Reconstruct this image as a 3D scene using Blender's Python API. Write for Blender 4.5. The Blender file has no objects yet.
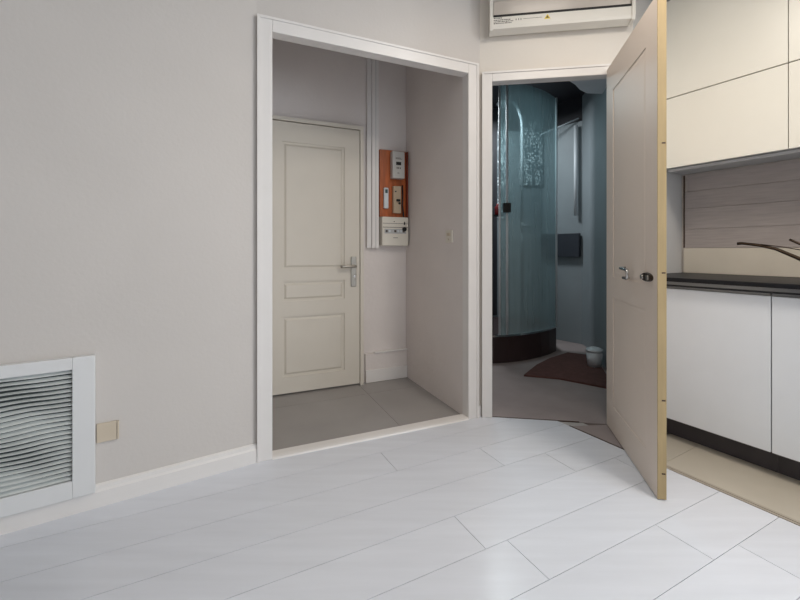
import bpy, bmesh, math, random
from mathutils import Vector, Matrix
random.seed(4)
S = bpy.context.scene
COL = S.collection

# ------------------------------------------------------------------ camera, world, light
CH = 1.06
cd = bpy.data.cameras.new('camera'); cam = bpy.data.objects.new('camera', cd); COL.objects.link(cam)
cam.location = (0, 0, CH); cam.rotation_euler = (math.pi/2, 0, 0)
cd.sensor_width = 36; cd.lens = 18.0; cd.shift_y = -0.0625; cd.clip_start = 0.05
S.camera = cam
S.view_settings.view_transform = 'Standard'; S.view_settings.look = 'None'
S.view_settings.exposure = -0.05; S.view_settings.gamma = 1; S.view_settings.use_curve_mapping = False
w = bpy.data.worlds.new('world'); S.world = w; w.use_nodes = True
w.node_tree.nodes['Background'].inputs[0].default_value = (0.75, 0.85, 1, 1)
w.node_tree.nodes['Background'].inputs[1].default_value = 0.5

def area(name, loc, target, sx, sy, power, col):
    l = bpy.data.lights.new(name, 'AREA'); l.shape = 'RECTANGLE'; l.size = sx; l.size_y = sy
    l.energy = power; l.color = col
    o = bpy.data.objects.new(name, l); COL.objects.link(o); o.location = loc
    d = Vector(target) - Vector(loc)
    o.rotation_euler = d.to_track_quat('-Z', 'Y').to_euler()
    return o
area('window_daylight', (2.7, -2.12, 1.25), (2.5, 0, 1.0), 2.2, 1.9, 16, (0.83, 0.915, 1.0))
area('side_window_daylight', (3.72, -0.37, 1.45), (0.0, -2.55, 1.30), 1.7, 1.2, 88, (0.83, 0.915, 1.0))
area('warm_ceiling_light', (1.60, 0.75, 2.66), (1.60, 0.75, 0), 0.4, 0.4, 23, (1.0, 0.91, 0.80))
area('warm_ceiling_light', (0.85, 1.50, 2.66), (0.85, 1.50, 0), 0.4, 0.4, 10, (1.0, 0.91, 0.80))  # added fill for door leaf, doorway wall and hall; no second lamp known
area('bathroom_fill_light', (0.95, 4.35, 2.66), (0.95, 4.3, 0), 0.5, 0.4, 25, (0.88, 0.96, 1.0))  # added overhead fill for the bathroom; no lamp known there

# ------------------------------------------------------------------ materials
def lin(c):
    return tuple(((v/255)/12.92 if v/255 <= 0.04045 else ((v/255+0.055)/1.055)**2.4) for v in c)
def mat(name, rgb, rough=0.5, metal=0.0, noise=0.03, scale=6.0, bump=0.0, bscale=80, coat=0.0, stretch=None, spec=None):
    m = bpy.data.materials.new(name); m.use_nodes = True
    nt = m.node_tree; b = nt.nodes['Principled BSDF']
    c = lin(rgb)
    b.inputs['Roughness'].default_value = rough; b.inputs['Metallic'].default_value = metal
    b.inputs['Coat Weight'].default_value = coat; b.inputs['Coat Roughness'].default_value = 0.05
    if spec is not None: b.inputs['Specular IOR Level'].default_value = spec
    tc = nt.nodes.new('ShaderNodeTexCoord'); mp = nt.nodes.new('ShaderNodeMapping')
    nt.links.new(tc.outputs['Object'], mp.inputs[0])
    if stretch: mp.inputs['Scale'].default_value = stretch
    n = nt.nodes.new('ShaderNodeTexNoise'); n.inputs['Scale'].default_value = scale; n.inputs['Detail'].default_value = 5
    nt.links.new(mp.outputs[0], n.inputs['Vector'])
    r = nt.nodes.new('ShaderNodeValToRGB')
    r.color_ramp.elements[0].position = 0.3; r.color_ramp.elements[1].position = 0.7
    r.color_ramp.elements[0].color = (*[v*(1-noise) for v in c], 1)
    r.color_ramp.elements[1].color = (*[min(1, v*(1+noise)) for v in c], 1)
    nt.links.new(n.outputs['Fac'], r.inputs[0]); nt.links.new(r.outputs[0], b.inputs['Base Color'])
    if bump:
        n2 = nt.nodes.new('ShaderNodeTexNoise'); n2.inputs['Scale'].default_value = bscale
        nt.links.new(mp.outputs[0], n2.inputs['Vector'])
        bp = nt.nodes.new('ShaderNodeBump'); bp.inputs['Strength'].default_value = bump; bp.inputs['Distance'].default_value = 0.004
        nt.links.new(n2.outputs['Fac'], bp.inputs['Height']); nt.links.new(bp.outputs[0], b.inputs['Normal'])
    return m
def with_attr(m, amount):            # per-plank / per-tile tone stored as a colour attribute
    nt = m.node_tree; b = nt.nodes['Principled BSDF']
    src = b.inputs['Base Color'].links[0].from_socket
    a = nt.nodes.new('ShaderNodeAttribute'); a.attribute_name = 'tone'
    mx = nt.nodes.new('ShaderNodeMix'); mx.data_type = 'RGBA'; mx.blend_type = 'MULTIPLY'; mx.inputs[0].default_value = amount
    nt.links.new(src, mx.inputs[6]); nt.links.new(a.outputs['Color'], mx.inputs[7]); nt.links.new(mx.outputs[2], b.inputs['Base Color'])
    return m

M = {
 'wall': mat('white_wall_paint', (209, 203, 198), 0.75, bump=0.15, bscale=60, noise=0.02, scale=2),
 'wallC': mat('cream_wall_paint', (228, 221, 212), 0.75, bump=0.15, bscale=60, noise=0.02, scale=2),
 'hallwall': mat('hall_wall_paint', (228, 220, 216), 0.8, bump=0.4, bscale=30, noise=0.03, scale=3),
 'trim': mat('white_gloss_trim', (232, 228, 225), 0.38, noise=0.015),
 'doorpaint': mat('entrance_door_paint', (222, 215, 203), 0.45, noise=0.015),
 'leafpaint': mat('bathroom_door_paint', (230, 216, 203), 0.5, noise=0.02, scale=2),
 'pine': mat('bare_pine_edge', (172, 150, 110), 0.6, noise=0.08, scale=8, stretch=(6, 6, 0.6)),
 'mark': mat('dark_mark', (70, 50, 38), 0.7),
 'plank': with_attr(mat('white_laminate', (223, 226, 234), 0.24, noise=0.035, scale=9, bump=0.08, bscale=40, stretch=(0.25, 2.5, 1)), 1.0),
 'seam': mat('laminate_seam', (172, 168, 166), 0.8),
 'halltile': with_attr(mat('grey_hall_tile', (158, 154, 152), 0.42, noise=0.06, scale=3, bump=0.05), 1.0),
 'hallgrout': mat('dark_hall_grout', (86, 80, 74), 0.8),
 'kittile': with_attr(mat('beige_kitchen_tile', (192, 184, 170), 0.35, noise=0.04, scale=4), 1.0),
 'kitstrip': mat('beige_joint_strip', (178, 168, 154), 0.5),
 'kitgrout': mat('kitchen_grout', (120, 108, 94), 0.8),
 'bathfloor': mat('bathroom_floor_vinyl', (150, 138, 136), 0.7, noise=0.08, scale=5, bump=0.1),
 'ceiling': mat('ceiling_paint', (235, 232, 226), 0.9, noise=0.01),
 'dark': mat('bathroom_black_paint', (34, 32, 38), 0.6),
 'bluewall': mat('bathroom_blue_grey', (140, 148, 152), 0.5, noise=0.08, scale=2),
 'soffit': mat('bathroom_soffit', (222, 224, 228), 0.7),
 'acwhite': mat('ac_plastic', (226, 221, 212), 0.35, noise=0.01),
 'aclouver': mat('ac_louver', (190, 180, 170), 0.25, noise=0.05),
 'black': mat('matte_black', (18, 17, 18), 0.5),
 'yellow': mat('warning_yellow', (226, 200, 60), 0.5),
 'ink': mat('label_ink', (90, 84, 78), 0.6),
 'grille': mat('grille_white', (226, 226, 226), 0.4, noise=0.01),
 'slat': mat('grille_slat', (222, 226, 224), 0.35, noise=0.06, scale=12),
 'grilledark': mat('grille_cavity', (66, 72, 72), 0.8),
 'beigeplate': mat('beige_plate', (206, 192, 172), 0.5),
 'switch': mat('switch_plastic', (226, 220, 208), 0.4),
 'upper': mat('cream_gloss_cabinet', (232, 229, 219), 0.32, noise=0.01, coat=0.0),
 'base': mat('white_gloss_cabinet', (229, 233, 238), 0.3, noise=0.015, coat=0.2),
 'carcass': mat('cabinet_carcass', (188, 188, 188), 0.6),
 'plinth': mat('dark_plinth', (60, 56, 60), 0.5),
 'granite': mat('black_worktop', (14, 16, 22), 0.42, noise=0.35, scale=160, spec=0.3),
 'steel': mat('brushed_steel', (120, 122, 124), 0.3, metal=0.9),
 'chrome': mat('chrome', (205, 205, 205), 0.15, metal=1.0),
 'nickel': mat('satin_nickel', (165, 160, 152), 0.32, metal=0.9),
 'bronze': mat('dark_bronze', (66, 54, 44), 0.3, metal=0.8),
 'splash': with_attr(mat('grey_wood_splash', (174, 165, 162), 0.5, noise=0.10, scale=7, stretch=(1, 1, 14)), 1.0),
 'upstand': mat('beige_upstand', (212, 204, 190), 0.4, noise=0.03),
 'endwall': mat('kitchen_end_wall', (200, 197, 194), 0.6, noise=0.02),
 'mahogany': mat('mahogany_board', (178, 92, 44), 0.35, noise=0.3, scale=6, stretch=(6, 6, 0.8)),
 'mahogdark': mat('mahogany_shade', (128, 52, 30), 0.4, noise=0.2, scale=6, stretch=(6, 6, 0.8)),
 'meter': mat('meter_plastic', (196, 194, 190), 0.4),
 'beigemeter': mat('aged_plastic', (190, 170, 145), 0.5),
 'screen': mat('grey_display', (70, 92, 92), 0.2),
 'tray': mat('dark_brown_shower_base', (58, 44, 44), 0.45, noise=0.1),
 'redbrown': mat('reddish_brown_patch', (94, 62, 57), 0.95, noise=0.15, scale=20, bump=0.6, bscale=200),
 'boxgrey': mat('dark_slate', (50, 54, 62), 0.5),
 'red': mat('red_plastic', (150, 40, 44), 0.4),
 'whiteplastic': mat('white_plastic', (215, 220, 224), 0.4),
}
# tinted, slightly clouded shower glass
g = bpy.data.materials.new('teal_shower_glass'); g.use_nodes = True; nt = g.node_tree
for n in list(nt.nodes):
    if n.type != 'OUTPUT_MATERIAL': nt.nodes.remove(n)
out = nt.nodes['Material Output']
tr = nt.nodes.new('ShaderNodeBsdfTransparent'); tr.inputs[0].default_value = (0.78, 0.88, 0.89, 1)
di = nt.nodes.new('ShaderNodeBsdfDiffuse'); di.inputs[0].default_value = (0.52, 0.63, 0.66, 1)
gl = nt.nodes.new('ShaderNodeBsdfGlossy'); gl.inputs['Roughness'].default_value = 0.08
m1 = nt.nodes.new('ShaderNodeMixShader'); m2 = nt.nodes.new('ShaderNodeMixShader')
tc = nt.nodes.new('ShaderNodeTexCoord'); mp = nt.nodes.new('ShaderNodeMapping'); mp.inputs['Scale'].default_value = (9, 9, 0.6)
no = nt.nodes.new('ShaderNodeTexNoise'); no.inputs['Scale'].default_value = 3
rp = nt.nodes.new('ShaderNodeMapRange'); rp.inputs[3].default_value = 0.30; rp.inputs[4].default_value = 0.42
nt.links.new(tc.outputs['Object'], mp.inputs[0]); nt.links.new(mp.outputs[0], no.inputs['Vector']); nt.links.new(no.outputs['Fac'], rp.inputs[0])
nt.links.new(rp.outputs[0], m1.inputs[0])
nt.links.new(tr.outputs[0], m1.inputs[1]); nt.links.new(di.outputs[0], m1.inputs[2])
m2.inputs[0].default_value = 0.07
nt.links.new(m1.outputs[0], m2.inputs[1]); nt.links.new(gl.outputs[0], m2.inputs[2]); nt.links.new(m2.outputs[0], out.inputs[0])
M['glass'] = g
# clear window glass
g2 = g.copy(); g2.name = 'window_glass'; M['winglass'] = g2
for n in g2.node_tree.nodes:
    if n.type == 'BSDF_TRANSPARENT': n.inputs[0].default_value = (0.95, 0.97, 0.97, 1)
    if n.type == 'MAP_RANGE': n.inputs[3].default_value = 0; n.inputs[4].default_value = 0.02
# sparkle highlights of the shower glass, painted as pale flecks
mo = bpy.data.materials.new('pale_sparkle'); mo.use_nodes = True; nt = mo.node_tree; b = nt.nodes['Principled BSDF']
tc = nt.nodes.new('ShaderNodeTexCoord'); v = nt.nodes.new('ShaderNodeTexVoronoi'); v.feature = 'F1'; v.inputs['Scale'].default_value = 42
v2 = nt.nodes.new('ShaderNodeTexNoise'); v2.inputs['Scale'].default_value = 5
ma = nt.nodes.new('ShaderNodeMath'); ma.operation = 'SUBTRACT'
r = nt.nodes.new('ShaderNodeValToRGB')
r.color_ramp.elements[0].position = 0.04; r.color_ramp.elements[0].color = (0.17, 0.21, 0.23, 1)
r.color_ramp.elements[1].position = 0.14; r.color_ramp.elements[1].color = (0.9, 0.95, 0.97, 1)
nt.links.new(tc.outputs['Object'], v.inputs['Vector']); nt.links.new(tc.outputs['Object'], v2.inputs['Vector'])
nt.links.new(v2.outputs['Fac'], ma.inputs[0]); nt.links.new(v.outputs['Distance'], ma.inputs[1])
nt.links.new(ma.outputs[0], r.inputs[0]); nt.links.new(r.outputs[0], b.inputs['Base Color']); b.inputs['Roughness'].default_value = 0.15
M['sparkle'] = mo

# ------------------------------------------------------------------ frames and builders
class Frame:
    def __init__(s, x, y, ang):
        s.o = Vector((x, y, 0)); s.a = ang; s.c = math.cos(ang); s.s = math.sin(ang)
    def P(s, x, y, z=0): return (s.o.x + s.c*x - s.s*y, s.o.y + s.s*x + s.c*y, z)
    def p2(s, x, y): return s.P(x, y)[:2]
    def inv(s, X, Y):
        dx, dy = X-s.o.x, Y-s.o.y
        return (s.c*dx + s.s*dy, -s.s*dx + s.c*dy)
PB = (-0.72, 2.01); PC = (0.511, 2.555)
FA = Frame(*PB, math.atan2(0.512, 0.778))
FB = Frame(*PB, math.atan2(0.545, 1.231))
FC = Frame(*PC, math.atan2(-0.15, 1))
FK = Frame(0, 0, math.atan2(0.507, 0.862))
W = Frame(0, 0, 0)

class MB:
    def __init__(s): s.bm = bmesh.new(); s.mi = 0
    def _set(s, fs):
        for f in fs: f.material_index = s.mi
    def box(s, x0, x1, y0, y1, z0, z1, fr=W, bev=0.0):
        vs = [s.bm.verts.new(fr.P(x, y, z)) for z in (z0, z1) for x, y in ((x0, y0), (x1, y0), (x1, y1), (x0, y1))]
        q = [(3,2,1,0), (4,5,6,7), (0,1,5,4), (1,2,6,5), (2,3,7,6), (3,0,4,7)]
        fs = [s.bm.faces.new([vs[i] for i in f]) for f in q]; s._set(fs)
        if bev:
            es = list({e for f in fs for e in f.edges})
            r = bmesh.ops.bevel(s.bm, geom=es, offset=bev, segments=2, affect='EDGES', profile=0.5)
            s._set(r['faces'])
        return s
    def prism(s, pts, z0, z1):
        n = len(pts)
        a = sum(pts[i][0]*pts[(i+1)%n][1]-pts[(i+1)%n][0]*pts[i][1] for i in range(n))
        if a < 0: pts = pts[::-1]
        lo = [s.bm.verts.new((p[0], p[1], z0)) for p in pts]; hi = [s.bm.verts.new((p[0], p[1], z1)) for p in pts]
        fs = [s.bm.faces.new(lo[::-1]), s.bm.faces.new(hi)]
        for i in range(n): fs.append(s.bm.faces.new([lo[i], lo[(i+1)%n], hi[(i+1)%n], hi[i]]))
        s._set(fs); return s
    def profile_x(s, prof, x0, x1, fr=W):     # closed (y,z) section swept along x
        a = [s.bm.verts.new(fr.P(x0, y, z)) for y, z in prof]; b = [s.bm.verts.new(fr.P(x1, y, z)) for y, z in prof]
        n = len(prof); fs = [s.bm.faces.new(a), s.bm.faces.new(b[::-1])]
        for i in range(n): fs.append(s.bm.faces.new([a[i], b[i], b[(i+1)%n], a[(i+1)%n]]))
        bmesh.ops.recalc_face_normals(s.bm, faces=fs); s._set(fs); return s
    def tube(s, pts, r, seg=12, rads=None):
        pts = [Vector(p) for p in pts]; rings = []
        up = None
        for i, p in enumerate(pts):
            d = (pts[min(i+1, len(pts)-1)] - pts[max(i-1, 0)]).normalized()
            if up is None: up = Vector((0, 0, 1)) if abs(d.z) < 0.9 else Vector((1, 0, 0))
            u = (up - d*up.dot(d)).normalized(); v_ = d.cross(u); up = u
            rr = rads[i] if rads else r
            rings.append([s.bm.verts.new(p + u*rr*math.cos(t) + v_*rr*math.sin(t)) for t in [2*math.pi*k/seg for k in range(seg)]])
        fs = []
        for a, b in zip(rings, rings[1:]):
            for k in range(seg): fs.append(s.bm.faces.new([a[k], a[(k+1)%seg], b[(k+1)%seg], b[k]]))
        fs.append(s.bm.faces.new(rings[0][::-1])); fs.append(s.bm.faces.new(rings[-1]))
        bmesh.ops.recalc_face_normals(s.bm, faces=fs)
        for f in fs[:-2]: f.smooth = True
        s._set(fs); return s
    def cyl(s, p, q, r, seg=20): return s.tube([p, q], r, seg)
    def ribbon(s, pts, z0, z1, th):           # vertical sheet along a plan polyline
        P = [Vector((a, b)) for a, b in pts]; N = []
        for i in range(len(P)):
            d = (P[min(i+1, len(P)-1)] - P[max(i-1, 0)]).normalized(); N.append(Vector((-d.y, d.x)))
        for i in range(len(P)-1):
            pass
        f_ = [(P[i]) for i in range(len(P))]; b_ = [(P[i]+N[i]*th) for i in range(len(P))]
        return s.prism([tuple(p) for p in f_] + [tuple(p) for p in b_[::-1]], z0, z1)
    def build(s, name, mats, parent=None, **kw):
        me = bpy.data.meshes.new(name); s.bm.to_mesh(me); s.bm.free()
        for m in (mats if isinstance(mats, (list, tuple)) else [mats]): me.materials.append(M[m])
        o = bpy.data.objects.new(name, me); COL.objects.link(o)
        if parent: o.parent = parent
        for k, v in kw.items(): o[k] = v
        return o
def empty(name, loc, ang, label, cat, group=None):
    o = bpy.data.objects.new(name, None); COL.objects.link(o); o.location = loc; o.rotation_euler = (0, 0, ang)
    o.empty_display_size = 0.1
    o['label'] = label; o['category'] = cat
    if group: o['group'] = group
    return o
def struct(o, label, cat):
    o['kind'] = 'structure'; o['label'] = label; o['category'] = cat; return o
def tone_floor(mb, faces_tone):
    pass

# ------------------------------------------------------------------ floors
def cells(name, rects, fr, clips, zt, matc, label):
    """rects (x0,x1,y0,y1) in frame fr, clipped to half-planes, as one floor mesh with a grout bed"""
    bm = bmesh.new(); lay = bm.loops.layers.float_color.new('tone')
    for (x0, x1, y0, y1) in rects:
        g_ = 0.0011
        vs = [bm.verts.new(fr.P(x, y, z)) for z in (zt-0.006, zt) for x, y in ((x0+g_, y0+g_), (x1-g_, y0+g_), (x1-g_, y1-g_), (x0+g_, y1-g_))]
        t = random.uniform(0.955, 1.0)
        for f in [(4,5,6,7), (0,1,5,4), (1,2,6,5), (2,3,7,6), (3,0,4,7)]:
            fc = bm.faces.new([vs[i] for i in f])
            for l in fc.loops: l[lay] = (t, t, t, 1)
    for (co, no) in clips:      # keep the side the normal points away from
        bmesh.ops.bisect_plane(bm, geom=bm.verts[:]+bm.edges[:]+bm.faces[:], plane_co=co, plane_no=no, clear_outer=True)
    me = bpy.data.meshes.new(name); bm.to_mesh(me); bm.free(); me.materials.append(M[matc])
    o = bpy.data.objects.new(name, me); COL.objects.link(o)
    return struct(o, label, 'floor')
def clipy(fr, y, sgn=1):
    return (fr.P(0, y), (-fr.s*sgn, fr.c*sgn, 0))
def clipx(fr, x, sgn=1):
    return (fr.P(x, 0), (fr.c*sgn, fr.s*sgn, 0))
# white laminate: rows 0.197 wide, measured stagger
FP = Frame(0, 0, math.atan2(0.454, 0.891))
rects = []
seams = {5: [0.915, 1.9], 4: [-0.35, 1.012], 8: [0.86, 2.1], 7: [-0.2, 1.35], 6: [0.28, 1.62], 3: [0.25, 1.578], 9: [0.3, 1.75]}
for k in range(-26, 16):
    y0 = 0.14 + 0.197*k
    ss = seams.get(k)
    if not ss: ss = [random.uniform(0, 0.9)]; ss.append(ss[0]+1.28)
    xs = sorted(set([ss[0]-(2.6 if k > 2 else 1.9)*j for j in range(0, 4)] + list(ss) + [ss[-1]+1.28*j for j in range(1, 6)]))
    # long boards on the far left of the room show no cross joints
    def keep(x):
        q = FP.P(x, y0+0.1); return not (0.9*q[0] < -0.15*q[1] + 0.02 and q[1] > 0.3) or x == xs[0]
    xs = [x for x in xs if keep(x)]
    for a, b_ in zip(xs, xs[1:]): rects.append((a, b_, y0, y0+0.197))
cells('floor', rects, FP, [clipy(FA, 0.0), clipy(FB, 0.0), clipy(FC, 0.0), clipx(FK, 2.10), ((0, -2.2, 0), (0, -1, 0)), ((-4.06, 0, 0), (-1, 0, 0))], 0.0, 'plank',
      'white wood-look laminate floor of the room')
hr = []
for i in range(-3, 2):
    for j in range(-2, 2): hr.append((0.822+1.2*i, 0.822+1.2*(i+1), 0.665+0.6*j-(0.6 if 0 else 0), 0.665+0.6*(j+1)))
cells('floor_hall', hr, FB, [clipy(FB, 0.92), clipy(FB, 0.05, -1), clipx(FB, 1.25), clipx(FB, -0.3, -1)], -0.001, 'halltile', 'grey square tiles on the entrance hall floor')
kr = []
for i in range(0, 4):
    for j in range(-12, 4): kr.append((2.135+0.6*i, 2.135+0.6*(i+1), 1.05+0.6*(j-1), 1.05+0.6*j))
cells('floor_kitchen', kr, FK, [clipx(FK, 3.03), clipy(FC, 0.0), clipy(FK, 1.2), clipy(FK, -4.3, -1)], -0.001, 'kittile', 'beige tiles in front of the kitchen units')
bath_poly = [FC.p2(-0.1, 0.1), FC.p2(0.95, 0.1), (1.47, 2.60), (1.62, 2.95), (1.82, 3.53), (1.97, 4.0), (2.06, 4.5), (1.75, 4.90), (-0.5, 4.95), FB.p2(1.37, 1.02)]
mb = MB(); mb.prism([FC.p2(0.075, 0.0), FC.p2(0.80, 0.0)] + [FC.p2(0.80, 0.1)] + [(p[0], p[1]) for p in bath_poly[1:]] + [FB.p2(1.38, 0.12), FC.p2(0.075, 0.1)], -0.02, -0.002)
mb.prism([FK.p2(2.108, 1.556), FC.p2(0.80, 0.0), FC.p2(0.908, -0.0005), FK.p2(2.445, 1.37), FK.p2(2.445, 1.2), FK.p2(2.108, 1.2)], -0.0045, -0.0015)
struct(mb.build('floor_bathroom', 'bathfloor'), 'dusky pinkish grey floor of the bathroom', 'floor')
mb = MB(); mb.box(-4.3, 5.0, -2.4, 5.2, -0.12, -0.021); struct(mb.build('floor_slab', 'seam'), 'floor slab under the finishes', 'floor')
# thin grout beds that show in the joints
mb = MB(); mb.prism([FA.p2(-3.9, 0), PB, PC, FC.p2(0.62, 0), FK.p2(2.10, -4.2), (3.9, -2.2), (-4.06, -2.2)], -0.02, -0.004)
struct(mb.build('floor_seams', 'seam'), 'grey seams between the laminate boards', 'floor')
mb = MB(); mb.box(-0.3, 1.25, 0.05, 0.92, -0.02, -0.0045, FB); struct(mb.build('floor_grout', 'hallgrout'), 'dark grout between the hall tiles', 'floor')
mb = MB(); mb.prism([FK.p2(2.135, -4.2), FK.p2(3.03, -4.2), FK.p2(3.03, 1.2), FK.p2(2.135, 1.2)], -0.02, -0.0045)
struct(mb.build('floor_kitchen_grout', 'kitgrout'), 'brown grout between the kitchen tiles', 'floor')

# ------------------------------------------------------------------ walls and ceilings
CZ = 2.75
def mitre(p, f1, f2, t):
    n = Vector((-f1.s-f2.s, f1.c+f2.c)).normalized(); k = t/(n.x*-f1.s + n.y*f1.c)
    return (p[0]+n.x*k, p[1]+n.y*k)
mAB = mitre(PB, FA, FB, 0.05); mBC = mitre(PC, FB, FC, 0.05)
HX = 1.25; HT = 2.165
mb = MB(); mb.prism([FA.p2(-4, 0), PB, mAB, FA.p2(-4, 0.05)], -0.1, CZ); struct(mb.build('wall_left', 'wall'), 'plain white wall left of the hall opening', 'wall')
mb = MB(); mb.prism([PB, FB.p2(0.062, 0), FB.p2(0.062, 0.05), mAB], -0.1, CZ)
mb.prism([FB.p2(HX+0.002, 0), PC, mBC, FB.p2(HX+0.002, 0.05)], -0.1, CZ); mb.prism([FB.p2(0.062, 0), FB.p2(HX+0.002, 0), FB.p2(HX+0.002, 0.05), FB.p2(0.062, 0.05)], HT+0.012, CZ)
struct(mb.build('wall_hall_opening', 'wall'), 'white wall around the wide hall opening', 'wall')
BO0, BO1, BT = 0.075, 0.80, 2.125
mb = MB(); mb.prism([PC, FC.p2(BO0-0.012, 0), FC.p2(BO0-0.012, 0.05), mBC], -0.1, CZ)
mb.prism([FC.p2(BO1+0.012, 0), FC.p2(0.909, 0), FC.p2(0.93, 0.05), FC.p2(BO1+0.012, 0.05)], -0.1, CZ)
mb.prism([FC.p2(BO0-0.012, 0), FC.p2(BO1+0.012, 0), FC.p2(BO1+0.012, 0.05), FC.p2(BO0-0.012, 0.05)], BT+0.012, CZ)
struct(mb.build('wall_bathroom_door', 'wallC'), 'cream wall above and around the bathroom doorway', 'wall')
mb = MB(); mb.prism([FB.p2(HX, 0.0515), mBC, FB.p2(1.37, 1.02), FB.p2(HX, 1.02)], -0.1, CZ); struct(mb.build('wall_hall_right', 'hallwall'), 'dull pinkish wall on the right of the hall', 'wall')
mb = MB(); mb.box(-0.4, HX-0.001, 0.92, 1.02, -0.1, CZ, FB); struct(mb.build('wall_hall_back', 'hallwall'), 'back wall of the hall with the entrance door', 'wall')
mb = MB(); mb.box(-0.1, -0.02, 0.055, 0.919, -0.1, CZ, FB); struct(mb.build('wall_hall_left', 'hallwall'), 'left side wall of the hall', 'wall')
mb = MB(); mb.prism([FK.p2(2.443, 1.372), FK.p2(3.03, 1.372), FK.p2(3.03, 1.46), FK.p2(2.47, 1.46)], -0.1, CZ); struct(mb.build('wall_kitchen_end', 'endwall'), 'pale end wall of the kitchen recess', 'wall')
mb = MB(); mb.box(3.031, 3.13, -4.4, -3.2, -0.1, CZ, FK).box(3.031, 3.13, -1.25, 1.46, -0.1, CZ, FK).box(3.031, 3.13, -3.2, -1.25, -0.1, 0.75, FK).box(3.031, 3.13, -3.2, -1.25, 2.15, CZ, FK)
struct(mb.build('wall_right', 'wall'), 'wall behind the kitchen units', 'wall')
mb = MB()
for y0, y1, z0, z1 in ((-3.2, -1.25, 0.75, 0.81), (-3.2, -1.25, 2.09, 2.15), (-3.2, -3.14, 0.81, 2.09), (-1.31, -1.25, 0.81, 2.09), (-2.255, -2.195, 0.81, 2.09)):
    mb.box(3.045, 3.105, y0, y1, z0, z1, FK)
wn = struct(mb.build('window_2', 'trim'), 'white framed window in the right wall beyond the kitchen units', 'window')
mb = MB(); mb.box(3.072, 3.078, -3.14, -2.255, 0.81, 2.09, FK).box(3.072, 3.078, -2.195, -1.31, 0.81, 2.09, FK); mb.build('pane', 'winglass', wn)
# rear wall with its window
mb = MB(); mb.box(-4.06, 1.5, -2.3, -2.2, -0.1, CZ).box(3.9, 4.95, -2.3, -2.2, -0.1, CZ).box(1.5, 3.9, -2.3, -2.2, -0.1, 0.2).box(1.5, 3.9, -2.3, -2.2, 2.3, CZ)
struct(mb.build('wall_rear', 'wall'), 'rear wall with the window', 'wall')
mb = MB(); mb.box(-4.16, -4.061, -2.3, -0.1, -0.1, CZ); struct(mb.build('wall_far_left', 'wall'), 'far left wall of the room', 'wall')
mb = MB()
for x0, x1, z0, z1 in ((1.5, 3.9, 0.2, 0.26), (1.5, 3.9, 2.24, 2.3), (1.5, 1.56, 0.26, 2.24), (3.84, 3.9, 0.26, 2.24), (2.67, 2.73, 0.26, 2.24)):
    mb.box(x0, x1, -2.27, -2.21, z0, z1)
wn = struct(mb.build('window_1', 'trim'), 'white framed double window in the rear wall', 'window')
mb = MB(); mb.box(1.56, 2.67, -2.243, -2.237, 0.26, 2.24).box(2.73, 3.84, -2.243, -2.237, 0.26, 2.24); mb.build('pane', 'winglass', wn)
mb = MB(); mb.prism([(-4.16, -2.3), (5.0, -2.3), FK.p2(3.13, 1.46), FC.p2(0.93, 0.05), mBC, FB.p2(1.37, 1.02), FB.p2(-0.4, 1.02), mAB, FA.p2(-4, 0.05)], CZ, CZ+0.1)
struct(mb.build('ceiling', 'ceiling'), 'white ceiling of the room', 'ceiling')

# skirtings, casings, thresholds
SK = [(-0.0005, 0.0), (-0.018, 0.0), (-0.018, 0.064), (-0.012, 0.072), (-0.010, 0.086), (-0.0005, 0.092)]
mb = MB(); mb.profile_x(SK, -3.98, 0.0, FA); struct(mb.build('baseboard_left', 'trim'), 'white moulded skirting under the left wall', 'baseboard')
def casing(mb, fr, x0, x1, zt, wd, th=0.018):
    for a, b_ in ((x0-wd, x0), (x1, x1+wd)):
        mb.box(a, b_, -th, -0.0005, 0, zt+wd, fr, 0.003)
    mb.box(x0, x1, -th, -0.0005, zt, zt+wd, fr, 0.003)
    # back band
    mb.box(x0-wd-0.001, x0-wd+0.012, -th-0.006, -th, 0, zt+wd, fr); mb.box(x1+wd-0.012, x1+wd+0.001, -th-0.006, -th, 0, zt+wd, fr)
    mb.box(x0-wd+0.012, x1+wd-0.012, -th-0.006, -th, zt+wd-0.012, zt+wd, fr)
    # linings
    mb.box(x0-0.0115, x0, -0.0005, 0.0505, 0, zt, fr); mb.box(x1, x1+0.0015 if x1 > 1 else x1+0.0115, -0.0005, 0.0505, 0, zt, fr)
    mb.box(x0-0.0115, x1+0.0015, -0.0005, 0.0505, zt, zt+0.0115, fr)
mb = MB(); casing(mb, FB, 0.0735, 1.248, HT, 0.072); struct(mb.build('trim_1', 'trim'), 'white casing around the wide hall opening', 'door casing')
mb = MB(); casing(mb, FC, BO0, BO1, BT, 0.062); struct(mb.build('trim_2', 'trim'), 'white casing around the bathroom doorway', 'door casing')
mb = MB(); mb.profile_x([(-0.022, 0.0), (-0.018, 0.008), (0.0, 0.012), (0.050, 0.012), (0.058, 0.0)], 0.0735, 1.248, FB)
struct(mb.build('trim_3', 'trim'), 'white threshold strip across the hall opening', 'threshold')
mb = MB(); mb.profile_x([(-0.022, 0.0), (-0.018, 0.008), (-0.0185, 0.0)], -0.001, 0.0, FB)
mb.box(1.32, 1.346, -0.010, -0.0005, 0, 0.07, FB); struct(mb.build('baseboard_corner', 'trim'), 'short skirting in the corner beside the bathroom door', 'baseboard')
mb = MB(); mb.box(2.102, 2.112, -4.2, 1.19, -0.003, 0.003, FK).box(2.118, 2.132, -4.2, 1.19, -0.003, 0.003, FK)
struct(mb.build('trim_4', 'kitstrip'), 'beige double joint strip between laminate and kitchen tiles', 'threshold')
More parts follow.
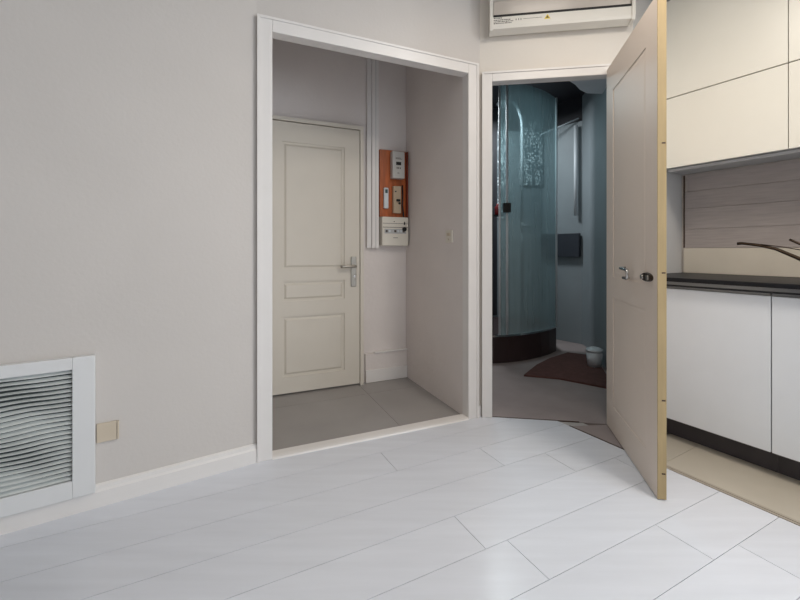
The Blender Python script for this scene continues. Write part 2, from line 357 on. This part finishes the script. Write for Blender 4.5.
mb = MB(); mb.box(0.075, 0.60, -0.004, 0.003, -0.002, 0.002, FC).box(2.099, 2.107, 1.191, 1.56, -0.003, 0.002, FK); struct(mb.build('trim_5', 'mark'), 'dark joint line at the bathroom threshold', 'threshold')
# boxed ledge and skirting beside the entrance door
mb = MB(); mb.box(0.885, 1.2485, 0.900, 0.9195, 0.0, 0.228, FB); mb.mi = 1; mb.box(0.96, 1.2485, 0.888, 0.9195, 0.228, 0.24, FB, 0.002).box(0.885, 1.2485, 0.888, 0.8995, 0.0, 0.10, FB, 0.003)
struct(mb.build('baseboard_hall_back', ['hallwall', 'trim']), 'white skirting and ledge below the meter board', 'baseboard')

# ------------------------------------------------------------------ bathroom shell
rw = [(1.47, 2.60), (1.56, 2.78), (1.64, 2.98), (1.74, 3.25), (1.83, 3.53), (1.91, 3.8), (1.98, 4.05), (2.03, 4.3), (2.06, 4.52)]
mb = MB(); mb.ribbon(rw, -0.02, 2.9, -0.08); struct(mb.build('wall_bathroom_right', 'bluewall'), 'curved blue-grey wall on the right of the bathroom', 'wall')
mb = MB()
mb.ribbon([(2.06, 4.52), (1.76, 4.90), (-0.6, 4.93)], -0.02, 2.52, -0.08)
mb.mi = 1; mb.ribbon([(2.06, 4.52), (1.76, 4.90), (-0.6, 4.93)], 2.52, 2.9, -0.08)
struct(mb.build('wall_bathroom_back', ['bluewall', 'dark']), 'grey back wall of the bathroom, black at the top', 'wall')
mb = MB(); mb.prism([FB.p2(1.30, 1.021), FB.p2(1.38, 1.021), FB.p2(1.38, 2.9), FB.p2(1.30, 2.9)], -0.1, 2.9); struct(mb.build('wall_bathroom_left', 'bluewall'), 'left wall of the bathroom behind the shower', 'wall')
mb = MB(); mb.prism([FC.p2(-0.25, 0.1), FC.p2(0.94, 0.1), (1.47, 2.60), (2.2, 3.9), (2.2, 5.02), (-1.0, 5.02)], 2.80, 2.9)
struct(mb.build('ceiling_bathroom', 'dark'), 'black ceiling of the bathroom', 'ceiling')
mb = MB(); mb.prism([FC.p2(0.35, 0.092), (1.0, 2.95), (1.22, 3.18), (1.38, 3.28), (1.47, 3.36), (1.56, 3.47), (1.66, 3.55), (1.80, 3.56), (1.72, 3.25), (1.62, 2.98), (1.45, 2.60), FC.p2(0.93, 0.092)], 2.45, 2.795)
struct(mb.build('ceiling_soffit', 'soffit'), 'pale curved soffit inside the bathroom doorway', 'ceiling')

# ------------------------------------------------------------------ panelled door leaves
def leaf(mb, wd, ht, th, panels, y0=0.0, g=0.012, dp=0.007, both=True):
    """slab with recessed grooves: stiles/rails flush, moulding groove, raised field. local x 0..wd, y y0..y0+th"""
    xs = [0, wd]
    mb.box(0, wd, y0+dp, y0+th-(dp if both else 0), 0, ht)
    sides = [(y0, y0+dp)] + ([(y0+th-dp, y0+th)] if both else [])
    for a, b_ in sides:
        px0, px1 = panels[0][0], panels[0][1]
        mb.box(0, px0, a, b_, 0, ht).box(px1, wd, a, b_, 0, ht)
        z = 0
        for (_, _, z0, z1) in panels:
            mb.box(px0, px1, a, b_, z, z0); z = z1
        mb.box(px0, px1, a, b_, z, ht)
        for (_, _, z0, z1) in panels:
            front = a == y0
            m_ = 0.030
            X0, X1, Z0, Z1 = px0+g, px1-g, z0+g, z1-g
            o_, i_ = (b_, a+0.001) if front else (a, b_-0.001)
            ov = [mb.bm.verts.new(p) for p in ((X0, o_, Z0), (X1, o_, Z0), (X1, o_, Z1), (X0, o_, Z1))]
            iv = [mb.bm.verts.new(p) for p in ((X0+0.014, i_, Z0+0.014), (X1-0.014, i_, Z0+0.014), (X1-0.014, i_, Z1-0.014), (X0+0.014, i_, Z1-0.014))]
            fs = [mb.bm.faces.new(iv)] + [mb.bm.faces.new([ov[k], ov[(k+1)%4], iv[(k+1)%4], iv[k]]) for k in range(4)]
            bmesh.ops.recalc_face_normals(mb.bm, faces=fs)
            if front and fs[0].normal.y > 0 or (not front and fs[0].normal.y < 0): bmesh.ops.reverse_faces(mb.bm, faces=fs)
            mb._set(fs)
# entrance door
d1 = empty('door_1', FB.P(0.118, 0.878, 0.0), FB.a, 'closed cream three-panel entrance door at the back of the hall', 'door')
d1['kind'] = 'structure'
mb = MB(); mb.bm.verts.ensure_lookup_table()
leaf(mb, 0.71, 1.985, 0.036, [(0.122, 0.588, 0.12, 0.56), (0.122, 0.588, 0.672, 0.817), (0.122, 0.588, 0.905, 1.84)], both=False, g=0.015, dp=0.010)
for v_ in mb.bm.verts: v_.co.z += 0.012
mb.build('door_leaf', 'doorpaint', d1)
mb = MB(); mb.box(-0.055, -0.004, -0.012, 0.041, 0, 2.03).box(0.714, 0.740, -0.012, 0.041, 0, 2.03).box(-0.004, 0.714, -0.012, 0.041, 2.003, 2.03)
mb.build('door_frame', 'doorpaint', d1)
mb = MB(); mb.box(0.638, 0.682, -0.010, -0.0005, 0.775, 1.01, W, 0.003)
h = mb.build('handle_plate', 'nickel', d1, label='satin nickel handle plate')
mb = MB(); mb.cyl((0.663, -0.008, 0.935), (0.663, -0.048, 0.935), 0.009).tube([(0.668, -0.045, 0.935), (0.655, -0.048, 0.935), (0.60, -0.048, 0.935), (0.565, -0.046, 0.934), (0.545, -0.043, 0.932)], 0.0105)
mb.build('lever', 'nickel', h)
mb = MB(); mb.cyl((0.663, -0.008, 0.855), (0.663, -0.016, 0.855), 0.009); mb.build('lock_cylinder', 'chrome', h)

# bathroom door leaf, standing open
hx, hy = 1.256, 2.432; fx, fy = 1.093, 1.700
ang = math.atan2(fy-hy, fx-hx); LW = 0.75
d2 = empty('door_2', (hx, hy, 0.0), ang, 'tall beige panelled bathroom door standing open with a bare pine edge', 'door')
d2['kind'] = 'structure'
# local x runs hinge -> free edge; local +y is away from the kitchen?  visible face at y=0, slab on +y side toward kitchen
mb = MB(); leaf(mb, LW, 2.145, 0.034, [(0.13, 0.62, 0.15, 0.785), (0.13, 0.62, 0.90, 1.98)], g=0.008, dp=0.003)
for v_ in mb.bm.verts: v_.co.z += 0.005
mb.build('door_leaf', 'leafpaint', d2)
mb = MB(); mb.box(LW, LW+0.004, 0.0, 0.034, 0.005, 2.15); e = mb.build('pine_edging', 'pine', d2, label='bare pine lipping on the free edge')
mb = MB()
for z in (0.11, 0.42, 0.96, 1.51): mb.box(LW+0.004, LW+0.0048, 0.016, 0.030, z, z+0.006)
mb.build('edge_marks', 'mark', e)
mb = MB()
N = 20
def ell(mb, cx, cz, rx, rz, y0, y1):
    a = [mb.bm.verts.new((cx+rx*math.cos(2*math.pi*k/N), y0, cz+rz*math.sin(2*math.pi*k/N))) for k in range(N)]
    b_ = [mb.bm.verts.new((cx+rx*0.9*math.cos(2*math.pi*k/N), y1, cz+rz*0.9*math.sin(2*math.pi*k/N))) for k in range(N)]
    fs = [mb.bm.faces.new(a), mb.bm.faces.new(b_)] + [mb.bm.faces.new([a[k], a[(k+1)%N], b_[(k+1)%N], b_[k]]) for k in range(N)]
    bmesh.ops.recalc_face_normals(mb.bm, faces=fs)
ell(mb, 0.645, 0.938, 0.066, 0.021, 0, -0.009)
pl = mb.build('lock_plate', 'bronze', d2, label='dark oval lock plate')
mb = MB(); mb.cyl((0.625, -0.009, 0.938), (0.625, -0.022, 0.938), 0.010).cyl((0.68, -0.009, 0.937), (0.68, -0.018, 0.937), 0.012); mb.build('latch_knob', 'nickel', pl)
mb = MB(); mb.tube([(0.345, 0.0, 0.965), (0.345, -0.024, 0.965), (0.36, -0.028, 0.965), (0.455, -0.028, 0.960), (0.465, -0.028, 0.950), (0.465, -0.028, 0.925), (0.455, -0.028, 0.918), (0.40, -0.026, 0.918), (0.395, 0.0, 0.918)], 0.008)
mb.build('lever', 'chrome', d2, label='bent chrome lever')
mb = MB()
for z in (0.25, 1.05, 1.85): mb.cyl((0.0, 0.043, z-0.04), (0.0, 0.043, z+0.04), 0.006)
mb.build('hinge_pins', 'nickel', d2)

# ------------------------------------------------------------------ air conditioner
ac = empty('air_conditioner', FC.P(0.468, 0.0, 2.397), FC.a, 'cream wall-mounted split air conditioner above the bathroom doorway', 'air conditioner')
ac.scale = (1.02, 0.56, 1.0)
hw = 0.405
mb = MB(); mb.profile_x([(-0.0005, 0.02), (-0.08, 0.0), (-0.172, 0.014), (-0.180, 0.03), (-0.180, 0.086), (-0.150, 0.098), (-0.150, 0.180), (-0.185, 0.190), (-0.185, 0.28), (-0.165, 0.305), (-0.0005, 0.305)], -hw+0.018, hw-0.018)
mb.build('casing', 'acwhite', ac)
for s_ in (-1, 1):
    a, b_ = (-hw, -hw+0.018) if s_ < 0 else (hw-0.018, hw)
    mb = MB(); mb.profile_x([(-0.0005, 0.018), (-0.08, -0.003), (-0.176, 0.006), (-0.192, 0.03), (-0.192, 0.285), (-0.17, 0.308), (-0.0005, 0.308)], a, b_)
    mb.build('end_cap', 'acwhite', ac)
mb = MB(); mb.profile_x([(-0.152, 0.100), (-0.160, 0.098), (-0.186, 0.178), (-0.180, 0.180)], -hw+0.022, hw-0.022); mb.build('louver', 'aclouver', ac, label='grey swinging louver')
mb = MB(); mb.box(-hw+0.02, hw-0.02, -0.1815, -0.172, 0.083, 0.0965); mb.build('air_slot', 'black', ac, label='dark air outlet slot')
mb = MB(); y = -0.1806
for r_, (z, a, b_) in enumerate(((0.074, 0.022, 0.07), (0.062, 0.022, 0.12), (0.052, 0.022, 0.135), (0.042, 0.022, 0.125))):
    x = a
    while x < b_:
        l = random.uniform(0.004, 0.012); mb.box(-hw+x, -hw+min(x+l, b_), y, y+0.001, z, z+0.0055); x += l+0.003
for x in (0.150, 0.165, 0.178): mb.box(-hw+x, -hw+x+0.004, y, y+0.001, 0.055, 0.066)
mb.box(-hw+0.19, -hw+0.30, y, y+0.001, 0.0605, 0.0625)
lb = mb.build('label_print', 'ink', ac)
mb = MB()
def tri(mb, cx, cz, r, y0, y1):
    p = [(cx-r, cz-r*0.6), (cx+r, cz-r*0.6), (cx, cz+r)]
    a = [mb.bm.verts.new((q[0], y0, q[1])) for q in p]; b_ = [mb.bm.verts.new((q[0], y1, q[1])) for q in p]
    fs = [mb.bm.faces.new(a), mb.bm.faces.new(b_)] + [mb.bm.faces.new([a[k], a[(k+1)%3], b_[(k+1)%3], b_[k]]) for k in range(3)]
    bmesh.ops.recalc_face_normals(mb.bm, faces=fs); mb._set(fs)
tri(mb, -hw+0.33, 0.060, 0.018, y-0.0003, y+0.001); mb.mi = 1; tri(mb, -hw+0.33, 0.060, 0.009, y-0.001, y)
mb.build('warning_sticker', ['yellow', 'ink'], ac, label='small yellow warning triangle')

# ------------------------------------------------------------------ ventilation grille, low left
VX0, VX1, VZ0, VZ1 = -1.42, -0.645, 0.072, 0.632
vg = empty('ventilation_grille', FA.P((VX0+VX1)/2, 0, VZ0), FA.a, 'large white louvred ventilation grille low on the left wall', 'ventilation grille')
hw_ = (VX1-VX0)/2; H = VZ1-VZ0; bd = 0.073; by = 0.048; bb = 0.07
mb = MB()
mb.box(-hw_, -hw_+bd, -0.034, -0.0005, 0, H, W, 0.003).box(hw_-bd, hw_, -0.034, -0.0005, 0, H, W, 0.003).box(-hw_+bd, hw_-bd, -0.034, -0.0005, 0, bb, W, 0.002).box(-hw_+bd, hw_-bd, -0.034, -0.0005, H-by, H, W, 0.002)
mb.build('frame', 'grille', vg)
mb = MB(); mb.box(-hw_+bd, hw_-bd, -0.006, -0.0005, bb, H-by); mb.build('backing', 'grilledark', vg)
ns = 24
for k in range(ns):
    z0 = bb + (H-by-bb)*(k+0.5)/ns
    mb = MB(); nseg = 30; X0, X1 = -hw_+bd+0.001, hw_-bd-0.001
    rows = []
    for i in range(nseg+1):
        x = X0+(X1-X0)*i/nseg; e_ = min(1, min(i, nseg-i)/6)
        dz = 0.005*e_*math.sin(x*17+k*0.28)*math.sin(k*math.pi/ns) ; dt = 0.0022*e_*math.sin(x*9+k*0.5)
        zz = z0+dz
        rows.append([mb.bm.verts.new(p) for p in ((x, -0.028, zz-0.0032-dt), (x, -0.027, zz-0.0048-dt), (x, -0.010, zz+0.0028+dt), (x, -0.011, zz+0.0044+dt))])
    fs = [mb.bm.faces.new(rows[0]), mb.bm.faces.new(rows[-1][::-1])]
    for a, b_ in zip(rows, rows[1:]):
        for q in range(4): fs.append(mb.bm.faces.new([a[q], b_[q], b_[(q+1)%4], a[(q+1)%4]]))
    bmesh.ops.recalc_face_normals(mb.bm, faces=fs)
    mb.build('slat', 'slat', vg)
# blank outlet plate
po = empty('power_outlet', FA.P(-0.604, 0, 0.262), FA.a, 'beige outlet plate on the wall right of the ventilation grille', 'outlet')
mb = MB(); mb.box(-0.038, 0.030, -0.010, -0.0005, 0, 0.078, W, 0.002); mb.build('plate', 'beigeplate', po)
mb = MB(); mb.box(0.031, 0.038, -0.013, -0.0005, 0.001, 0.077, W, 0.002); mb.build('side_rim', 'beigeplate', po)

# ------------------------------------------------------------------ hall fittings
ct = empty('cable_trunking', FB.P(0.943, 0.92, 1.075), FB.a, 'white vertical cable trunking beside the entrance door', 'cable trunking')
mb = MB(); mb.box(-0.048, -0.012, -0.03, -0.0005, 0, CZ-1.08, W, 0.002); mb.build('narrow_duct', 'trim', ct)
mb = MB(); mb.box(-0.011, 0.046, -0.045, -0.0005, 0, CZ-1.08, W, 0.002); mb.build('wide_duct', 'trim', ct)
mb = MB(); mb.box(0.018, 0.022, -0.0465, -0.045, 0, CZ-1.08); mb.build('cover_joint', 'carcass', ct)

ep = empty('meter_board', FB.P(1.115, 0.92, 1.095), FB.a, 'orange-brown wooden electricity meter board in the hall corner', 'meter board')
# local x -0.115..0.125
mb = MB(); mb.box(-0.112, 0.118, -0.030, -0.0005, 0.235, 0.78, W, 0.002); mb.build('backboard', 'mahogany', ep)
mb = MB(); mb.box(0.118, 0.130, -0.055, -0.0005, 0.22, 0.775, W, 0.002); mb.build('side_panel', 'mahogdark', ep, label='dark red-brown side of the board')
mt = MB(); mt.box(-0.022, 0.085, -0.085, -0.0305, 0.545, 0.765, W, 0.006); me_ = mt.build('electricity_meter', 'meter', ep, label='grey electricity meter')
mb = MB(); mb.box(0.008, 0.052, -0.0865, -0.0845, 0.652, 0.678); mb.build('display', 'black', me_)
for bx in ((0.012, 0.020, 0.622, 0.634), (0.024, 0.032, 0.622, 0.634), (0.040, 0.048, 0.622, 0.634), (0.004, 0.060, 0.700, 0.704), (0.004, 0.050, 0.709, 0.712), (0.02, 0.036, 0.585, 0.590)):
    mb = MB(); mb.box(bx[0], bx[1], -0.0862, -0.0845, bx[2], bx[3]); mb.build('print', 'ink', me_)
mb = MB(); mb.box(-0.083, -0.042, -0.052, -0.0305, 0.30, 0.47, W, 0.008); cb = mb.build('remote_control', 'whiteplastic', ep, label='slim white remote unit')
mb = MB(); mb.box(-0.073, -0.052, -0.0535, -0.0515, 0.425, 0.455); mb.build('display', 'screen', cb)
mb = MB(); mb.box(-0.005, 0.062, -0.065, -0.0305, 0.265, 0.485, W, 0.004); br = mb.build('main_switch', 'beigemeter', ep, label='aged beige main switch')
mb = MB(); mb.box(0.018, 0.05, -0.078, -0.065, 0.36, 0.378, W, 0.002); mb.build('toggle', 'black', br)
mb = MB(); mb.cyl((0.012, -0.065, 0.44), (0.012, -0.070, 0.44), 0.006); mb.build('screw', 'black', br)
mb = MB(); mb.cyl((0.045, -0.065, 0.345), (0.045, -0.075, 0.345), 0.009); mb.build('knob', 'black', br)
mb = MB(); mb.tube([(0.085, -0.036, 0.50), (0.088, -0.04, 0.42), (0.080, -0.045, 0.33), (0.088, -0.06, 0.24), (0.086, -0.075, 0.17)], 0.006, 8); mb.build('cable', 'black', ep)
mb = MB(); mb.box(-0.108, 0.122, -0.075, -0.0005, 0.0, 0.232, W, 0.004); fb = mb.build('fuse_box', 'switch', ep, label='white fuse box under the wooden board')
mb = MB(); mb.box(-0.103, 0.117, -0.0765, -0.0745, 0.146, 0.150).box(-0.103, 0.117, -0.0765, -0.0745, 0.178, 0.181); mb.box(-0.012, 0.028, -0.0765, -0.0745, 0.062, 0.066).cyl((-0.005, -0.075, 0.195), (-0.005, -0.078, 0.195), 0.004); mb.build('seam', 'ink', fb)
mb = MB(); mb.box(-0.088, 0.10, -0.0775, -0.0745, 0.098, 0.135); wd_ = mb.build('breaker_window', 'carcass', fb)
for k in range(7):
    if k in (2,): continue
    mb = MB(); mb.box(-0.08+0.025*k, -0.064+0.025*k, -0.083, -0.0775, 0.108, 0.126, W, 0.001); mb.build('breaker', 'ink' if k % 3 == 0 else 'whiteplastic', wd_)
mb = MB(); mb.cyl((0.083, -0.0775, 0.135), (0.083, -0.092, 0.135), 0.017); mb.build('knob', 'black', fb)

ls = empty('light_switch', FB.P(HX, 0.21, 1.11), FB.a - math.pi/2, 'small cream light switch on the right hall wall', 'light switch')
# local: x along wall, y toward... (frame turned so that -y faces into the hall)
mb = MB(); mb.box(-0.042, 0.042, -0.010, -0.0005, 0, 0.084, W, 0.003); mb.build('plate', 'switch', ls)
mb = MB(); mb.box(-0.02, 0.02, -0.015, -0.010, 0.045, 0.066, W, 0.002); mb.build('rocker', 'beigeplate', ls)
mb = MB(); mb.cyl((0, -0.010, 0.022), (0, -0.013, 0.022), 0.006); mb.build('button', 'beigeplate', ls)

# ------------------------------------------------------------------ kitchen (frame FK: x toward the wall, y along it)
KA = FK.a
def kit_root(name, y, z, x, label, cat, group=None):
    return empty(name, FK.P(x, y, z), KA, label, cat, group)
def base_unit(y0, y1, label):
    r = kit_root('base_cabinet', (y0+y1)/2, 0, 2.43, label, 'kitchen cabinet', 'white base cabinets')
    h_ = (y1-y0)/2
    mb = MB(); mb.box(0.0195, 0.58, -h_+0.001, h_-0.001, 0.125, 0.858); mb.build('carcass', 'carcass', r)
    mb = MB(); mb.box(0.0, 0.018, -h_+0.0022, h_-0.0022, 0.118, 0.845, W, 0.0015); mb.build('door', 'base', r)
    mb = MB(); mb.box(0.001, 0.0185, -h_+0.0022, h_-0.0022, 0.848, 0.858); mb.build('grip_rail', 'steel', r)
    mb = MB(); mb.box(0.085, 0.10, -h_+0.0005, h_-0.0005, 0.0, 0.122); mb.build('plinth', 'plinth', r, label='dark recessed plinth')
    for sx in (0.15, 0.5):
        for sy in (-h_+0.06, h_-0.06):
            mb = MB(); mb.cyl((sx, sy, 0.0), (sx, sy, 0.125), 0.018); mb.build('foot', 'black', r)
    return r
base_unit(0.728, 1.328, 'white gloss base cabinet nearest the open bathroom door')
base_unit(0.128, 0.728, 'white gloss base cabinet cut by the right edge of the photo')
base_unit(-0.472, 0.128, 'white gloss base cabinet furthest from the bathroom door')
fp = kit_root('filler_panel', 1.349, 0, 2.43, 'narrow white filler panel between base cabinet and end wall', 'filler panel')
mb = MB(); mb.box(0.004, 0.02, -0.019, 0.019, 0.150, 0.858); mb.build('filler_board', 'base', fp)
wt = kit_root('worktop', 0.45, 0.86, 2.40, 'black stone-look kitchen worktop over the base cabinets', 'worktop')
mb = MB(); mb.box(0.0, 0.628, -0.92, 0.919, 0.0, 0.048, W, 0.004)
mb.build('worktop_slab', 'granite', wt)
mb = MB(); mb.box(-0.0035, -0.0002, -0.92, 0.919, 0.010, 0.026); mb.build('edge_strip', 'steel', wt, label='grey strip along the front edge')

def wall_unit(y0, y1, z0, z1, label, grp):
    r = kit_root('wall_cabinet', (y0+y1)/2, z0, 2.68, label, 'kitchen cabinet', grp)
    h_ = (y1-y0)/2; H_ = z1-z0
    mb = MB(); mb.box(0.019, 0.348, -h_+0.001, h_-0.001, 0.004, H_-0.001); mb.build('carcass', 'carcass', r)
    mb = MB(); mb.box(0.0, 0.018, -h_+0.0018, h_-0.0018, 0.0, H_-0.004, W, 0.0012); mb.build('door', 'upper', r)
    return r
for y0, y1, wh in ((0.738, 1.368, 'nearest the bathroom door'), (0.108, 0.738, 'at the right edge of the photo'), (-0.492, 0.108, 'furthest from the bathroom door')):
    wall_unit(y0, y1, 1.565, 1.995, 'cream lower wall cabinet '+wh, 'lower row of wall cabinets')
    wall_unit(y0, y1, 1.997, 2.60, 'cream upper wall cabinet '+wh, 'upper row of wall cabinets')
# splashback boards
bm = bmesh.new(); lay = bm.loops.layers.float_color.new('tone')
zz = [1.075, 1.20, 1.335, 1.45, 1.562]; tn = [0.93, 1.0, 0.95, 1.0]
for k in range(4):
    yL = 1.350 if k != 3 else 1.335
    vs = [bm.verts.new(p) for p in [(x, y, z) for z in (zz[k]+0.001, zz[k+1]-0.001) for x, y in ((0.0, -0.9), (0.008, -0.9), (0.008, yL-0.45), (0.0, yL-0.45))]]
    for f in [(3,2,1,0), (4,5,6,7), (0,1,5,4), (1,2,6,5), (2,3,7,6), (3,0,4,7)]:
        fc = bm.faces.new([vs[i] for i in f])
        for l in fc.loops: l[lay] = (tn[k],)*3+(1,)
sp = kit_root('splashback', 0.45, 0, 3.0215, 'grey wood-look splashback boards under the wall cabinets', 'splashback')
me = bpy.data.meshes.new('boards'); bm.to_mesh(me); bm.free(); me.materials.append(M['splash'])
o = bpy.data.objects.new('boards', me); COL.objects.link(o); o.parent = sp
mb = MB(); mb.box(-0.008, 0.008, -0.9, 0.905, 0.9085, 1.072, W, 0.002); mb.build('upstand', 'upstand', sp, label='beige upstand strip at the worktop')
mb = MB(); mb.box(0.001, 0.006, 0.902, 0.910, 1.075, 1.562); mb.build('corner_joint', 'mark', sp)
lr = kit_root('light_rail', 0.45, 1.545, 2.73, 'grey light rail under the wall cabinets', 'light rail')
mb = MB(); mb.box(0.0, 0.016, -0.9, 0.86, 0.004, 0.0195); mb.build('rail', 'carcass', lr)
# tap
tp = kit_root('kitchen_tap', 0.62, 0.908, 2.80, 'dark slender kitchen tap with a long spout', 'tap')
mb = MB(); mb.tube([(0, 0, 0), (0, 0, 0.012), (0, 0, 0.012), (0, 0, 0.07)], 0.02, 20, [0.028, 0.026, 0.019, 0.018]); mb.build('tap_body', 'bronze', tp)
mb = MB(); mb.tube([(0, 0.0, 0.06), (0, 0.07, 0.085), (0, 0.14, 0.125), (0, 0.20, 0.158), (0, 0.27, 0.178), (0, 0.345, 0.190), (0, 0.365, 0.188)], 0.009, 12, [0.012, 0.010, 0.009, 0.0085, 0.008, 0.0075, 0.009]); mb.build('spout', 'bronze', tp)
mb = MB(); mb.tube([(0, 0, 0.07), (0, 0.01, 0.10), (0.0, 0.06, 0.155), (0.0, 0.135, 0.20), (0.0, 0.145, 0.207)], 0.006, 10); mb.build('lever', 'bronze', tp)
mb = MB(); mb.tube([(-0.01, 0.10, 0.152), (-0.01, 0.18, 0.170), (-0.01, 0.26, 0.183)], 0.0025, 8); mb.build('spray_wire', 'bronze', tp)

# ------------------------------------------------------------------ bathroom contents
front = [(0.30, 3.80), (0.60, 3.74), (0.89, 3.74), (1.02, 3.77), (1.15, 3.82), (1.28, 3.89), (1.40, 3.97), (1.52, 4.07), (1.64, 4.20)]
sh = empty('shower_enclosure', (1.0, 4.3, 0.0), 0, 'curved teal glass shower enclosure on a dark base in the bathroom', 'shower')
def L(pts): return [(x-1.0, y-4.3) for x, y in pts]
mb = MB(); mb.prism(L(front + [(1.68, 4.86), (0.30, 4.86)]), 0.0, 0.245); mb.build('shower_base', 'tray', sh)
mb = MB(); mb.prism(L([(x, y-0.006) for x, y in front] + [(x, y+0.03) for x, y in front[::-1]]), 0.2455, 0.262); mb.build('bottom_rail', 'chrome', sh)
mb = MB(); mb.ribbon(L([(x, y+0.012) for x, y in front[3:]]), 0.2625, 2.66, 0.008); gp = mb.build('curved_glass', 'glass', sh)
mb = MB(); mb.ribbon(L([(0.935, 3.760), (0.98, 3.765), (1.012, 3.777)]), 0.2625, 2.66, 0.008)
gd = mb.build('glass_door', 'glass', sh)
mb = MB()
for (x, y_), r_ in (((0.935, 3.755), 0.010), ((1.01, 3.772), 0.012), ((1.645, 4.205), 0.010)): mb.cyl((x-1, y_-4.3, 0.2625), (x-1, y_-4.3, 2.66), r_)
mb.build('vertical_profile', 'whiteplastic', sh)
mb = MB(); mb.box(-0.035, 0.035, -0.575, -0.545, 1.41, 1.50, W, 0.004); mb.build('door_handle', 'black', sh, label='small square dark door handle')
sc = empty('shower_column', (1.39, 4.55, 0.246), 0, 'white curved shower column behind the glass', 'shower column')
arc = [(0, 0, 1.15), (0, 0, 1.9), (0, 0, 2.15)] + [(-0.16+0.16*math.cos(t), -0.05*math.sin(t), 2.15+0.33*math.sin(t)) for t in [math.pi/2*k/8 for k in range(1, 8)]] + [(-0.22, -0.06, 2.485)]
mb = MB(); mb.tube([(0, 0, 0.0), (0, 0, 1.15)], 0.012, 10); mb.build('lower_pipe', 'steel', sc)
mb = MB(); mb.tube(arc, 0.018, 12); mb.build('riser_pipe', 'whiteplastic', sc)
mb = MB(); mb.cyl((-0.22, -0.06, 2.455), (-0.22, -0.06, 2.475), 0.09); mb.build('shower_head', 'chrome', sc)
mb = MB(); mb.box(-0.03, 0.15, -0.03, 0.02, 1.06, 1.10, W, 0.006); mb.build('mixer', 'chrome', sc)
mp_ = empty('sparkle_panel', (1.25, 4.915, 1.45), 0, 'pale flecked strip with painted sparkle behind the shower glass edge', 'wall panel')  # sheets added to carry the painted glass sparkle
mb = MB(); mb.box(-0.055, 0.06, -0.02, -0.0, 0, 1.32); mb.build('sparkle_sheet', 'sparkle', mp_)
mq = empty('sparkle_panel', (1.62, 4.90, 1.75), 0, 'flecked field with painted sparkle behind the curved glass', 'wall panel')
mb = MB(); mb.box(-0.16, 0.12, -0.02, -0.0, 0.1, 0.95); mb.build('sparkle_sheet', 'sparkle', mq)
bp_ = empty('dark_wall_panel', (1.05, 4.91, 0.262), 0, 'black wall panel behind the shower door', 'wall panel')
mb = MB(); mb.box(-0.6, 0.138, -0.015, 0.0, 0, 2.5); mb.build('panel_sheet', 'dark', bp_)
rb = empty('red_bottle', (0.965, 3.95, 0.246), 0, 'small red bottle on a shower rack', 'bottle')
mb = MB(); mb.tube([(0, 0, 1.16), (0, 0, 1.24), (0, 0, 1.25), (0, 0, 1.27)], 0.03, 14, [0.03, 0.03, 0.012, 0.012]); mb.build('bottle_body', 'red', rb)
rk = empty('shower_rack', (0.965, 3.95, 0.246), 0, 'slim dark pole rack inside the shower', 'rack')
mb = MB(); mb.cyl((-0.05, 0.03, 0.0), (-0.05, 0.03, 1.8), 0.012); mb.build('pole', 'black', rk)
mb = MB(); mb.box(-0.06, 0.05, -0.05, 0.05, 1.148, 1.158); mb.build('shelf', 'black', rk)

# black wall box and pale strip in the far corner
dn = math.atan2(4.90-4.52, 1.76-2.06)
nx = empty('black_wall_box', (1.90, 4.705, 0.98), math.atan2(-0.38, 0.30), 'black box band across the far bathroom wall', 'wall box')
mb = MB(); mb.box(-0.24, 0.235, -0.05, -0.006, 0.0, 0.27, W, 0.004); mb.build('box_body', 'boxgrey', nx)
mb = MB(); mb.cyl((1.99, 4.53, 1.45), (1.99, 4.53, 2.47), 0.02); struct(mb.build('trim_6', 'whiteplastic'), 'pale vertical strip in the far corner of the bathroom', 'trim')
mb = MB(); mb.tube([(1.66, 4.72, 2.42), (2.02, 4.52, 2.55)], 0.008); struct(mb.build('trim_7', 'whiteplastic'), 'pale rod under the black band', 'trim')
bm_ = empty('reddish_floor_patch', (1.50, 3.75, 0), 0, 'reddish-brown patch on the bathroom floor', 'floor patch')  # thin reddish-brown sheet laid on the bathroom floor
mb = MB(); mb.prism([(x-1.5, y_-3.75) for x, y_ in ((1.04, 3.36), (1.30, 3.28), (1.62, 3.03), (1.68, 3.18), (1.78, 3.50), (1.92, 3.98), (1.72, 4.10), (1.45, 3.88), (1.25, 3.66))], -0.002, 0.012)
mb.build('patch_sheet', 'redbrown', bm_)
wb = empty('white_wall_box', (1.76, 3.62, 0.013), math.atan2(0.93, 0.30), 'rounded stand-in for the small white box at the blue-grey wall', 'box')  # round shape standing in for a boxy white fixture at the wall base
mb = MB(); mb.tube([(0, 0.0, 0.0), (0, 0.0, 0.13)], 0.05, 20, [0.058, 0.070]); mb.build('white_box_body', 'whiteplastic', wb)
mb = MB(); mb.tube([(0, 0.0, 0.131), (0, 0.0, 0.15), (0, 0, 0.165)], 0.05, 20, [0.074, 0.072, 0.04]); mb.build('lid', 'whiteplastic', wb)
# warm ceiling lamp near the kitchen, plus an added housing for the fill light
for lx, ly, lt in ((1.60, 0.75, 'flat square ceiling lamp nearer the kitchen units'), (0.85, 1.50, 'flat square housing of the added fill light nearer the bathroom doorway')):
    cl = empty('ceiling_light', (lx, ly, 2.70), 0, lt, 'lamp', 'ceiling lamps')
    mb = MB(); mb.box(-0.21, 0.21, -0.21, 0.21, 0.0, 0.049, W, 0.01); mb.build('housing', 'whiteplastic', cl)
